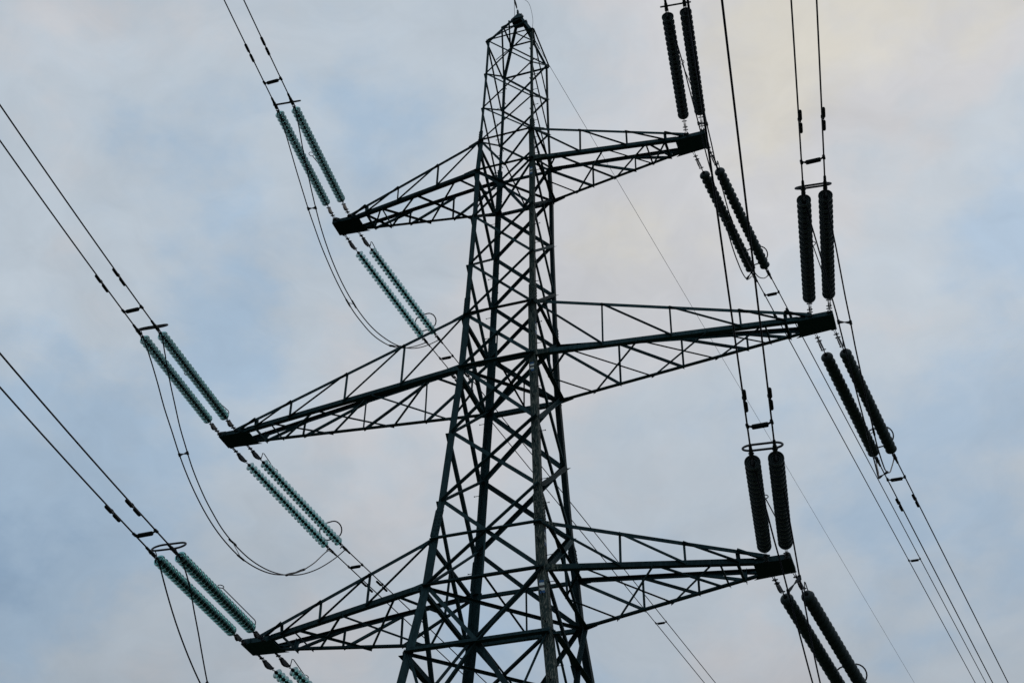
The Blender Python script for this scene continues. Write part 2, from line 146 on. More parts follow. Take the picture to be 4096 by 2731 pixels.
# ------------------------------------------------------------ mesh helpers
class MB:
    def __init__(s): s.v = []; s.f = []; s.sm = []
    def add(s, vs, fs, smooth=False):
        o = len(s.v); s.v += [tuple(x) for x in vs]; s.f += [tuple(i + o for i in f) for f in fs]; s.sm += [smooth] * len(fs); return s
    def prism(s, sec, p, q, a, b):
        """extrude a 2-D section (u along a, w along b) from p to q"""
        n = len(sec)
        vs = [V(p) + a * u + b * w for u, w in sec] + [V(q) + a * u + b * w for u, w in sec]
        return s.add(vs, [(i, (i + 1) % n, n + (i + 1) % n, n + i) for i in range(n)] + [tuple(range(n))[::-1], tuple(range(n, 2 * n))])
    def angle(s, p, q, a, b, fa, fb=None, t=0.008, flip=False):
        """an L-section: heel on the line p-q, flanges towards a and b"""
        fb = fb or fa; p = V(p); q = V(q); x = (q - p).normalized()
        a = V(a); a = (a - x * a.dot(x)).normalized(); b = V(b); b = b - x * b.dot(x); b = (b - a * b.dot(a)).normalized()
        return s.prism([(0, 0), (fa, 0), (fa, t), (t, t), (t, fb), (0, fb)], p, q, a, b)
    def box(s, c, sx, sy, sz, rot=None):
        c = V(c); r = rot or Matrix.Identity(3); vs = []
        for x in (-1, 1):
            for y in (-1, 1):
                for z in (-1, 1): vs.append(c + r @ V((x * sx / 2, y * sy / 2, z * sz / 2)))
        return s.add(vs, [(0, 1, 3, 2), (4, 6, 7, 5), (0, 4, 5, 1), (2, 3, 7, 6), (0, 2, 6, 4), (1, 5, 7, 3)])
    def plate(s, pts, n, t):
        n = V(n).normalized() * t; k = len(pts); vs = [V(p) for p in pts] + [V(p) + n for p in pts]
        return s.add(vs, [tuple(range(k))[::-1], tuple(range(k, 2 * k))] + [(i, (i + 1) % k, k + (i + 1) % k, k + i) for i in range(k)])
    def tube(s, pts, r, seg=8, closed=False, caps=True):
        pts = [V(p) for p in pts]; n = len(pts); rr = r if isinstance(r, (list, tuple)) else [r] * n; rings = []; up = None
        for i, p in enumerate(pts):
            if closed: d = pts[(i + 1) % n] - pts[i - 1]
            else: d = pts[min(i + 1, n - 1)] - pts[max(i - 1, 0)]
            d.normalize()
            if up is None: up = V((0, 0, 1)) if abs(d.z) < 0.9 else V((1, 0, 0))
            a = d.cross(up); a.normalize(); b = a.cross(d); b.normalize(); up = b
            rings.append([p + (a * math.cos(2 * math.pi * k / seg) + b * math.sin(2 * math.pi * k / seg)) * rr[i] for k in range(seg)])
        vs = [x for r_ in rings for x in r_]; fs = []
        for i in range(n if closed else n - 1):
            j = (i + 1) % n
            for k in range(seg): fs.append((i * seg + k, i * seg + (k + 1) % seg, j * seg + (k + 1) % seg, j * seg + k))
        if not closed and caps: fs += [tuple(range(seg))[::-1], tuple(range((n - 1) * seg, n * seg))]
        return s.add(vs, fs, True)
    def lathe(s, prof, seg=24, closed=True, org=(0, 0, 0)):
        """profile of (x, r) turned about the X axis"""
        vs = []; n = len(prof); o = V(org)
        for x, r in prof:
            for k in range(seg):
                a = 2 * math.pi * k / seg; vs.append(o + V((x, r * math.cos(a), r * math.sin(a))))
        fs = []
        for i in range(n if closed else n - 1):
            j = (i + 1) % n
            for k in range(seg): fs.append((i * seg + k, j * seg + k, j * seg + (k + 1) % seg, i * seg + (k + 1) % seg))
        return s.add(vs, fs, True)
    def rod(s, p, q, r, seg=8): return s.tube([p, q], r, seg)
    def build(s, name, m, parent=None):
        me = bpy.data.meshes.new(name); me.from_pydata(s.v, [], s.f); me.update()
        me.polygons.foreach_set('use_smooth', s.sm); me.materials.append(m)
        if any(s.sm): me.set_sharp_from_angle(angle=math.radians(40))
        o = bpy.data.objects.new(name, me); COL.objects.link(o)
        if parent: o.parent = parent
        return o
def tag(o, label, cat, group=None):
    o['label'] = label; o['category'] = cat
    if group: o['group'] = group
    return o
def empty(name, loc=(0, 0, 0)):
    o = bpy.data.objects.new(name, None); COL.objects.link(o); o.location = loc; o.empty_display_size = 0.3; return o
def dup(o, parent=None):
    c = o.copy(); COL.objects.link(c)
    if parent: c.parent = parent
    for ch in o.children: dup(ch, c)
    return c
# ------------------------------------------------------------ ground (below the frame)
g = MB().add([(-1500, -1500, 0), (1500, -1500, 0), (1500, 1500, 0), (-1500, 1500, 0)], [(0, 1, 2, 3)]).build('ground', mat('grass_ground', (0.030, 0.042, 0.018), 0.95, stretch=(.4, .4, .4)))
g['kind'] = 'structure'
# ============================================================ TRANSMISSION TOWER
tower = empty('transmission_tower')
tag(tower, 'tall dark green steel lattice pylon with three pairs of cross arms', 'pylon')
W = list(D['w']); WY = list(D['wy']); Z = list(D['z'])
kk = (W[13] - W[12]) / (Z[12] - Z[13]); ky = (WY[13] - WY[12]) / (Z[12] - Z[13])
for z in (12.6, 6.6, 0.0): Z.append(z); W.append(W[13] + (Z[13] - z) * kk); WY.append(WY[13] + (Z[13] - z) * ky)
APEX = D['apex']
FL = [.078, .078, .078, .15, .15, .15, .15, .192, .192, .192, .192, .225, .225, .225, .23, .23, .23]   # leg flange by level
CORN = {'A': (-1, -1), 'B': (1, -1), 'C': (-1, 1), 'D': (1, 1)}
def hf(k): return 0.4 * FL[min(k, len(FL) - 1)]
def heel(k, c):
    sx, sy = CORN[c]; return V((sx * (W[k] + hf(k)), sy * (WY[k] + hf(k)), Z[k]))
FACES = {'front': ('A', 'B', V((0, -1, 0))), 'back': ('D', 'C', V((0, 1, 0))), 'left': ('C', 'A', V((-1, 0, 0))), 'right': ('B', 'D', V((1, 0, 0)))}
def node(k, c, n):
    sx, sy = CORN[c]
    if abs(n.y) > .5: return V((sx * W[k], sy * (WY[k] + hf(k)), Z[k]))
    return V((sx * (W[k] + hf(k)), sy * WY[k], Z[k]))
# legs
for c, (sx, sy) in CORN.items():
    mb = MB(); cuts = [(0, 3), (3, 7), (7, 11), (11, 12), (12, 16)]
    for a, b in cuts:
        for k in range(a, b):
            p, q = heel(k, c), heel(k + 1, c)
            f = FL[a if a != 11 else 11]; 
            mb.angle(q, p, (-sx, 0, 0), (0, -sy, 0), f, f, 0.014)
    leg = mb.build('leg', M_WORN if c == 'B' else M_STEEL, tower)
    if c == 'B': leg['label'] = 'front leg with peeling grey streaked paint'
    # splice plates with bolts
    for lv, h, f in ((3, .45, .10), (7, .62, .155), (11, .85, .20)):
        zc = Z[lv] + h * .6
        u = (zc - Z[lv]) / (Z[lv - 1] - Z[lv]); pc = heel(lv, c).lerp(heel(lv - 1, c), u); ax = (heel(lv - 1, c) - heel(lv, c)).normalized()
        sp = MB()
        for d, n in ((V((-sx, 0, 0)), V((0, sy, 0))), (V((0, -sy, 0)), V((sx, 0, 0)))):
            d = (d - ax * d.dot(ax)).normalized()
            o0 = pc + n * .004 - d * .012; w_ = f + .024
            sp.plate([o0 - ax * h / 2, o0 - ax * h / 2 + d * w_, o0 + ax * (h / 2 - .06) + d * w_, o0 + ax * h / 2 + d * (w_ - .05), o0 + ax * h / 2 + d * .05, o0 + ax * (h / 2 - .06)], n, .012)
            for i in range(int(h / .11)):
                for j in (0.28, 0.72):
                    bp = o0 + ax * (-h / 2 + .07 + i * .11) + d * w_ * j + n * .012; sp.rod(bp, bp + n * .022, .015, 6)
        sp.build('splice_plate', M_WORN if c == 'B' else M_STEEL, leg)
    # climbing step bolts
    if c in 'BC':
        z = 38.6; i = 0
        while z > 13:
            k = next(j for j in range(16) if Z[j + 1] <= z); u = (z - Z[k + 1]) / (Z[k] - Z[k + 1]); p = heel(k + 1, c).lerp(heel(k, c), u)
            f = FL[k] * .55
            if i % 2 == 0: base = p + V((-sx * f, sy * .004, 0)); d = V((0, sy, 0))
            else: base = p + V((sx * .004, -sy * f, 0)); d = V((sx, 0, 0))
            MB().rod(base, base + d * .15, .009, 6).rod(base + d * .15, base + d * .165, .02, 6).rod(base, base + d * .02, .02, 6).build('step_bolt', M_GALV, leg)
            z -= .385; i += 1
    if c == 'B':   # painted trail style marks
        for zc, hh, sidef in ((32.02, .058, 'f'), (24.26, .062, 'f'), (17.28, .075, 'f'), (33.35, .075, 's'), (25.72, .085, 's'), (18.75, .10, 's')):
            k = next(j for j in range(16) if Z[j + 1] <= zc); f = FL[k]
            for j, m_ in enumerate((M_BLUE, M_WHITE, M_BLACK, M_WHITE, M_BLUE)):
                za = zc + (2 - j) * hh; zb = za - hh * .98
                def P(z, t):
                    u = (z - Z[k + 1]) / (Z[k] - Z[k + 1]); p = heel(k + 1, c).lerp(heel(k, c), u)
                    return p + (V((-f * t, -.0015, 0)) if sidef == 'f' else V((.0015, f * t, 0)))
                t0, t1 = (.28, .82) if sidef == 'f' else (.2, .85)
                n = V((0, -1, 0)) if sidef == 'f' else V((1, 0, 0))
                MB().plate([P(za, t0), P(za, t1), P(zb, t1), P(zb, t0)], n, .002).build('painted_marker', m_, leg)
cnt = [0]
def brace(p, q, n, f, style, par=None, name='brace', t=.007, depth=.014, ext=.03, mt=None):
    """flat against the face with outward normal n; 'out' bolts outside with its edge flange low, 'in' inside with the flange high"""
    p = V(p); q = V(q); n = V(n); x = (q - p).normalized(); n = (n - x * n.dot(x)).normalized(); e = x.cross(n).normalized()
    if e.z < 0: e = -e
    cnt[0] += 1; j = .0012 * (cnt[0] % 4)
    p = p - x * ext; q = q + x * ext
    if style == 'out': a = e; b = n; o = n * (.004 + j) - e * f / 2
    elif style == 'far': a = e; b = n; o = n * (.014 + t + j) - e * f / 2
    else: a = -e; b = -n; o = -n * (depth + .004 + j) + e * f / 2
    return MB().angle(p + o, q + o, a, b, f, f, t).build(name, mt or M_STEEL, par or tower)
def bsize(k): return .050 if k < 3 else .083 if k < 7 else .105 if k < 10 else .12
# X braced panels
for k in (0, 1, 2, 3, 4, 5, 6, 7, 8, 9):
    for fn, (l, r, n) in FACES.items():
        f = bsize(k) * (1.0 if fn in ('front', 'back') else .85)
        if k == 3 and fn in ('front', 'back'):
            a, b = node(k, l, n), node(k, r, n); m = (node(k + 1, l, n) + node(k + 1, r, n)) / 2
            brace(a, m, n, .075, 'in'); brace(b, m, n, .085, 'out'); continue
        brace(node(k, r, n), node(k + 1, l, n), n, f * 1.12, 'out'); brace(node(k, l, n), node(k + 1, r, n), n, f, 'in', depth=FL[k] * .1)
# panels above, at and below the lowest cross arm
for fn, (l, r, n) in FACES.items():
    m11 = (node(11, l, n) + node(11, r, n)) / 2; m12 = (node(12, l, n) + node(12, r, n)) / 2; m13 = (node(13, l, n) + node(13, r, n)) / 2
    fs = 1.0 if fn in ('front', 'back') else .8
    for c in (l, r):
        brace(node(10, c, n), m11, n, .10 * fs, 'out' if c == r else 'in'); brace(m11, node(12, c, n), n, .11 * fs, 'out' if c == l else 'in')
        brace(node(12, c, n), m13, n, .10, 'out' if c == r else 'in'); brace(m13, node(14, c, n), n, .12, 'out' if c == l else 'in')
        q = m13.lerp(node(14, c, n), .5); brace(node(13, c, n), q, n, .06, 'far'); brace(q, node(14, c, n).lerp(node(13, c, n), .3), n, .06, 'far')
        m14 = (node(14, l, n) + node(14, r, n)) / 2; m15 = (node(15, l, n) + node(15, r, n)) / 2
        brace(m14, node(15, c, n), n, .12, 'out' if c == l else 'in'); brace(m15, node(16, c, n), n, .12, 'out' if c == l else 'in')
    brace(m11, m12, n, .05, 'far')
    for a in (8,):
        brace((node(7, l, n) + node(7, r, n) + node(8, l, n) + node(8, r, n)) / 4, (node(8, l, n) + node(8, r, n)) / 2, n, .045, 'far')
# horizontals
for k, f in ((0, .05), (3, .072), (4, .085), (7, .10), (8, .125), (11, .09), (12, .105), (13, .15), (14, .13), (15, .13)):
    for fn, (l, r, n) in FACES.items():
        brace(node(k, l, n), node(k, r, n), n, f, 'far', name='horizontal_strut', t=.009, ext=.06)
# plan bracing at the cross arm levels
UP = V((0, 0, 1))
for k, f in ((4, .06), (8, .075), (12, .075), (13, .07)):
    a, b, c, d = [heel(k, x) for x in 'ABCD']; dz = V((0, 0, .03))
    MB().angle(a - dz, d - dz, (1, -1, 0), -UP, f, f, .007).build('plan_brace', M_STEEL, tower)
    MB().angle(b + dz, c + dz, (1, 1, 0), UP, f, f, .007).build('plan_brace', M_STEEL, tower)
    MB().angle((a + b) / 2 + dz * .2, (c + d) / 2 + dz * .2, (1, 0, 0), UP, f * .8, f * .8, .007).build('plan_brace', M_STEEL, tower)
# peak
ap = V((0, 0, APEX))
pk = {}
for c, (sx, sy) in CORN.items():
    p = heel(0, c); q = V((sx * .05, sy * .05, APEX - .03)); pk[c] = (p, q)
    MB().angle(p, q, (-sx, 0, 0), (0, -sy, 0), .085, .085, .010).build('peak_rafter', M_STEEL, tower)
for fn, (l, r, n) in FACES.items():
    nn = (n + UP * .6).normalized()
    L = lambda c, u: pk[c][0].lerp(pk[c][1], u)
    brace(L(l, .5), L(r, .5), nn, .045, 'in'); brace(L(l, .03), L(r, .5), nn, .045, 'out'); brace(L(l, .5), L(r, .74), nn, .04, 'out')
    brace(L(l, .5), node(0, l, n).lerp(node(0, r, n), .5), nn, .032, 'in') if fn in ('left', 'right') else None
pm = MB()
for l, r in (('A', 'B'), ('B', 'D'), ('D', 'C'), ('C', 'A')):
    a0, a1 = pk[l][0].lerp(pk[l][1], .80), pk[l][1]; b0, b1 = pk[r][0].lerp(pk[r][1], .80), pk[r][1]
    n = (b0 - a0).cross(a1 - a0).normalized(); o = n * .013
    pm.plate([a0 + o, b0 + o, b1 + o, a1 + o], n, .008)
pm.box((0, 0, APEX - .04), .12, .12, .06).box((-.02, -.05, APEX + .08), .05, .10, .19)
for i in range(4):
    for c in 'BD':
        p = pk[c][0].lerp(pk[c][1], .82 + i * .05); sx, sy = CORN[c]; pm.rod(p - V((sx, 0, 0)) * .02, p + V((sx, 0, .3)) * .06, .016, 6)
pm.build('peak_plate', M_STEEL, tower)
# ---------------------------------------------------------------- cross arms
LV = [4, 8, 12]
POST = {4: (.338, .666, .935), 8: (.272, .535, .796, .962), 12: (.374, .682, .933)}
TIPS = {}
for ai, k in enumerate(LV):
    Xo, Xi, T = D['arm'][ai]
    for s in (-1, 1):
        zt = D['zt'][ai][(s + 1) // 2]; TIPS[(k, s)] = (Xo, Xi, T, zt)
        mb = MB(); ch = {}
        cf = {4: (.124, .090, .098), 8: (.130, .100, .104), 12: (.130, .100, .104)}[k]
        for sy in (-1, 1):
            yo = .008
            b0 = V((s * (W[k] - .10), sy * (WY[k] + hf(k) + yo), Z[k] - .05)); b1 = V((s * (Xi + .05), sy * (T + .012), zt + .004))
            t0 = V((s * (W[k - 1] - .06), sy * (WY[k - 1] + hf(k - 1) + yo), Z[k - 1])); t1 = V((s * (Xi + .42), sy * (T + .014), zt + .16))
            ch[('b', sy)] = (b0, b1); ch[('t', sy)] = (t0, t1)
            fb = cf[0] if sy < 0 else cf[2]
            mb.angle(b0, b1, UP, (0, -sy, 0), fb, fb, .012)
            mb.angle(t0 + UP * cf[1] / 2, t1 + UP * .0, -UP, (0, -sy, 0), cf[1], cf[1], .009)
        arm = mb.build('cross_arm', M_STEEL, tower)
        def at(kind, sy, x):
            p, q = ch[(kind, sy)]; u = (s * x - p.x) / (q.x - p.x); return p + (q - p) * u
        xs = [W[k] + (Xi - W[k]) * u for u in POST[k]]
        for sy in (-1, 1):
            n = V((0, sy, 0)); px = W[k - 1] + .05
            for i, x in enumerate(xs):
                last = i == len(xs) - 1
                pt = at('t', sy, x); pb = at('b', sy, x) + UP * .05
                brace(pb, pt, n, .05 if not last else .09, 'in', arm, depth=.012, ext=0.0)
                brace(at('t', sy, px), pb, n, .066, 'out', arm, ext=.02)
                px = x
            brace(at('t', sy, px), at('b', sy, Xi + .25) + UP * .1, n, .09, 'out', arm, ext=.0)
        # bottom plane lattice
        m = V((s * (W[k] + hf(k)), 0, Z[k] - .02)); ed = [W[k]] + xs; mids = [(ed[i] + ed[i + 1]) / 2 for i in range(len(ed) - 1)]
        if k == 4: mids.append(xs[-1])
        nd = V((0, 0, -1)); pf = pr = m
        for i, x in enumerate(mids):
            f_, r_ = at('b', -1, x), at('b', 1, x + (.15 if i == 0 else .0))
            if i == 0: brace(m, f_, nd, .05, 'in', arm, ext=0); brace(m, r_, nd, .05, 'in', arm, ext=0)
            else: brace(pf, r_, nd, .048, 'in', arm, ext=0); brace(pr, f_, nd, .058, 'out', arm, ext=0)
            pf, pr = f_, r_
        brace(at('b', -1, xs[-1] - .02), at('b', 1, xs[-1] - .02), nd, .085, 'out', arm, ext=0)
        xq = xs[-1] * .93 + mids[-1] * .0 if k != 4 else xs[-1] * .88
        brace(at('b', -1, xq), at('b', 1, xq), nd, .05, 'out', arm, ext=0)
        # end box: bottom plate, two side channels, end plate, lugs
        tp = MB(); zb = zt
        tp.plate([V((s * Xo, -T, zb)), V((s * Xo, T, zb)), V((s * (Xi - .12), T + .09, zb)), V((s * (Xi), T, zb)), V((s * Xi, -T, zb))], -UP, .012)
        for sy in (-1, 1):
            tp.box((s * (Xo + Xi) / 2, sy * (T - .006), zb + .058), Xo - Xi - .01, .012, .116)
            tp.box((s * (Xo + Xi) / 2, sy * (T - .045), zb + .121), Xo - Xi - .01, .085, .012)
        tp.box((s * (Xo - .008), 0, zb + .055), .012, 2 * T - .03, .10)
        tp.box((s * (Xi + .3), 0, zb + .135), .42, 2 * T - .10, .01)
        for nf in (-1, 1):
            for o in (0, 1):
                b = V(D['st']['%d,%d,%d,%d' % (k, s, nf, o)]['b']); y0 = nf * (T - .01)
                for dx in (-.035, .035):
                    tp.box((b.x + dx, (y0 + b.y) / 2 + nf * .01, (zb + .09 + b.z) / 2), .014, abs(b.y - y0) + .08, .10, Matrix.Rotation(math.atan2(b.z - zb - .06, b.y - y0) if nf > 0 else -math.atan2(b.z - zb - .06, y0 - b.y), 3, 'X'))
                tp.rod(b - V((.07, 0, 0)), b + V((.07, 0, 0)), .018, 8)
        for x in (Xi + .25, Xi + .6):
            tp.rod((s * x, -T * .5, zb - .012), (s * x, -T * .5, zb - .05), .012, 6); tp.rod((s * x, T * .6, zb - .012), (s * x, T * .6, zb - .05), .012, 6)
        tp.build('tip_plate', M_STEEL, arm)
        # gusset plates at the tower
        for sy in (-1, 1):
            for kind, lv, gl, gh in (('t', k - 1, .42, .17), ('b', k, .46, .20)):
                y = sy * (WY[lv] + hf(lv) + .026); x0 = s * (W[lv] - FL[lv] * .65); x1 = s * (W[lv] + gl)
                p = V((x0, y, Z[lv])); d = (ch[(kind, sy)][1] - ch[(kind, sy)][0]).normalized()
                q = p + d * (abs(x1 - x0) / abs(d.x)); q.y = y + (q.y - y) * 1.0
                gm = MB().plate([p + UP * gh * .55, p - UP * gh * .6, q - UP * gh * .28, q + UP * gh * .32], V((0, sy, 0)), .008)
                for u in (.15, .35, .55, .75, .9):
                    bp = p.lerp(q, u) + V((0, sy * .008, 0)); gm.rod(bp, bp + V((0, sy * .02, 0)), .014, 6)
                gm.build('gusset_plate', M_WORN if (s > 0 and sy < 0) else M_STEEL, arm)
# ============================================================ INSULATOR STRINGS
S0N, S1N, S0F, S1F = D['s']
def glass_disc():
    b = MB(); prof = [(.052, .045), (.060, .085), (.076, .122), (.094, .143), (.101, .143), (.098, .134), (.084, .108), (.108, .104), (.108, .096), (.078, .088), (.100, .076), (.100, .068), (.068, .060), (.060, .040)]
    return b.lathe(prof, 28)
def porc_disc():
    b = MB(); prof = [(.030, .055), (.038, .090), (.060, .130), (.095, .157), (.130, .166), (.158, .164), (.164, .158), (.160, .150), (.115, .136), (.128, .118), (.126, .108), (.090, .096), (.112, .080), (.110, .070), (.075, .055), (.065, .040)]
    return b.lathe(prof, 28)
def cap(r, pin):
    return MB().lathe([(-.012, .016), (-.012, r * .72), (.0, r * .85), (.030, r), (.062, r * 1.12), (.072, r * .9), (.100, r * .45), (.115, .02), (pin, .013), (pin, .006)], 14)
PROTO = {}
def make_string(kind, nf):
    """local +X runs from the cross arm to the line"""
    s0, s1 = (S0N, S1N) if nf < 0 else (S0F, S1F); n = 25 if kind == 'glass' else 21; sp = (s1 - s0) / n
    root = empty('insulator_string')
    src = None
    for i in range(n):
        if src is None:
            src = (glass_disc() if kind == 'glass' else porc_disc()).build('insulator_disc', M_GLASS if kind == 'glass' else M_PORC, root)
            c = cap(.047 if kind == 'glass' else .055, sp + .0).build('metal_cap', M_CAP, src); d = src
        else: d = dup(src, root)
        d.location = (s0 + i * sp, 0, 0)
    # links at the tower end
    lk = MB()
    for y in (-.022, .022): lk.box((.11, y, 0), .26, .008, .035)
    lk.rod((.16, 0, 0), (s0 - .12, 0, 0), .008, 6).rod((.17, 0, -.034), (.17, 0, .034), .009, 6).rod((.35, 0, -.034), (.35, 0, .034), .009, 6)
    for x in (.02, .20, .33, s0 - .17): lk.rod((x, -.075, 0), (x, .075, 0), .011, 6).rod((x, -.055, 0), (x, -.04, 0), .022, 6).rod((x, .04, 0), (x, .055, 0), .022, 6)
    for z in (-.03, .03): lk.rod((.17, 0, z), (.36, 0, z), .010, 6)
    lk.tube([(s0 - .16, 0, -.03), (s0 - .10, 0, -.032), (s0 - .075, 0, 0), (s0 - .10, 0, .032), (s0 - .16, 0, .03)], .009, 6).rod((s0 - .08, 0, 0), (s0 + .0, 0, 0), .013, 8)
    lk.build('link_chain', M_GALV, root)
    dp = -1 if True else 1
    ap_ = MB(); x0 = .30
    for y in (-.028, .028):
        ap_.plate([V((x0, y, -.035)), V((x0, y, .03)), V((x0 + .20, y, .045)), V((s0 - .15, y, .03)), V((s0 - .14, y, -.03)), V((x0 + .24, y, -.10)), V((x0 + .14, y, -.105))], (0, 1, 0), .008)
    for i in range(6): ap_.rod((x0 + .06 + i * .035, -.032, -.055), (x0 + .06 + i * .035, .04, -.055), .006, 6)
    ap_.build('sag_adjuster_plate', M_GALV, root)
    # line end fittings and dead end clamp
    le = MB()
    le.rod((s1 - .02, 0, 0), (s1 + .10, 0, 0), .016, 8).box((s1 + .06, 0, 0), .10, .06, .03).rod((s1 + .10, -.06, 0), (s1 + .10, .06, 0), .012, 6)
    for y in (-.035, .035): le.tube([(s1 + .09, y * .8, 0), (s1 + .2, y * 1.25, 0), (s1 + .34, y, 0)], .009, 6)
    le.rod((s1 + .33, -.06, 0), (s1 + .33, .06, 0), .013, 6)
    le.tube([(s1 + .08, 0, 0), (s1 + .13, 0, -.07), (s1 + .10, 0, -.14)], .018, 6)
    le.build('line_end_fitting', M_GALV, root)
    cm = MB().lathe([(0, .008), (0, .034), (.03, .044), (.24, .044), (.27, .034), (.42, .032), (.45, .022), (.45, .008)], 12)
    cm.box((.10, 0, 0), .10, .085, .03)
    cl_ = cm.build('dead_end_clamp', M_GALV, root); cl_.location = (s1 + .18, 0, 0)
    root.hide_render = False
    return root
def frame(d):
    d = V(d).normalized(); z = (UP - d * d.z).normalized(); y = z.cross(d); return Matrix((d, y, z)).transposed()
POS = {4: 'top', 8: 'middle', 12: 'bottom'}
SIDE = {-1: 'left', 1: 'right'}; RUN = {-1: 'rising towards the viewer', 1: 'running down and away'}
ENDS = {}
for k in LV:
    for s in (-1, 1):
        kind = 'glass' if s < 0 else 'porcelain'
        for nf in (-1, 1):
            for o in (0, 1):
                q = D['st']['%d,%d,%d,%d' % (k, s, nf, o)]; key = (kind, nf)
                if key not in PROTO: r_ = PROTO[key] = make_string(kind, nf)
                else: r_ = dup(PROTO[key])
                for ch_ in list(r_.children):
                    if ch_.name.startswith(('grading_ring', 'arcing_horn')): bpy.data.objects.remove(ch_)
                F = frame(q['d']); r_.matrix_world = Matrix.Translation(q['b']) @ F.to_4x4()
                leftmost = (o == 0) == (s < 0)
                tag(r_, '%s of two %s insulator strings %s, %s %s arm' % ('left' if leftmost else 'right', 'teal glass' if s < 0 else 'dark grey', RUN[nf], POS[k], SIDE[s]), 'insulator string',
                    'teal glass insulator strings' if s < 0 else 'dark grey insulator strings')
                s1 = S1N if nf < 0 else S1F; E = V(q['b']) + V(q['d']) * s1
                h = V((math.sin(q['az']), nf * math.cos(q['az']), 0)); wd = (h + UP * math.tan(q['el'])).normalized()
                for ch_ in r_.children:
                    if ch_.name.startswith('dead_end_clamp'):
                        ch_.rotation_mode = 'QUATERNION'; ch_.rotation_quaternion = (F.inverted() @ frame(wd)).to_quaternion()
                ENDS[(k, s, nf, o)] = (E, h, q, r_)
# rings and horns are carried by the right hand string of each pair
def racetrack(cx, cy, rx, ry, n=10):
    pts = []
    for a0, sx in ((-90, 1), (90, -1)):
        for i in range(n + 1):
            a = math.radians(a0 + 180 * i / n); pts.append((cx + sx * (rx - ry) * 1 + ry * math.cos(a), cy + ry * math.sin(a)))
    return pts
for k in LV:
    for s in (-1, 1):
        oR = 1 if s < 0 else 0
        for nf in (-1, 1):
            E, h, q, r_ = ENDS[(k, s, nf, oR)]; E2 = ENDS[(k, s, nf, 1 - oR)][0]
            s1 = S1N if nf < 0 else S1F; F = frame(q['d']); inv = r_.matrix_world.inverted()
            mid = (inv @ E + inv @ E2) / 2; side = (inv @ E2 - inv @ E); side.x = 0; side.normalize()
            up = V((-math.sin(math.radians(45)), 0, math.cos(math.radians(45))))      # leans back over the discs
            c0 = mid + (V((.26, 0, .06)) + up * .26 if nf < 0 else V((.12, 0, .02)) + up * .50)
            cs = MB(); pts = [c0 + side * u + up * w for u, w in racetrack(0, 0, (.40 if nf < 0 else .41), (.20 if nf < 0 else .27))]
            cs.tube(pts, .024 if nf < 0 else .021, 8, closed=True)
            for sgn in (1, -1):
                e_ = mid + side * sgn * (.25); 
                cs.tube([e_ + V((.10, 0, 0)), e_ + V((.12, 0, .05)), c0 + side * sgn * .25 - up * (.20 if nf < 0 else .27)], .012, 6)
            cs.build('grading_ring', M_GALV, r_)
            s0 = S0N if nf < 0 else S0F
            if True:
                hn = MB(); z1 = .24; L_ = .62 if nf > 0 else 1.95; lt = .1 if nf > 0 else (0 if (k == 12 and s < 0) else .33)
                st_ = side * -.02
                hn.tube([V((s0 - .10, 0, 0)), V((s0 - .12, 0, z1 * .5)) + st_, V((s0 - .12, 0, z1)) + st_, V((s0 - .06, 0, z1 + .03)) + st_, V((s0 + L_, 0, z1 + .01)) + st_ + side * lt], .013, 6)
                cc = V((s0 + L_ + .09, 0, z1 + .01)) + st_ + side * (lt + .01)
                hn.tube([cc + V((math.cos(a * math.pi / 6) * .09, math.sin(a * math.pi / 6) * .07, 0)) for a in range(12)], .011, 6, closed=True)
                hn.build('arcing_horn', M_GALV, r_)
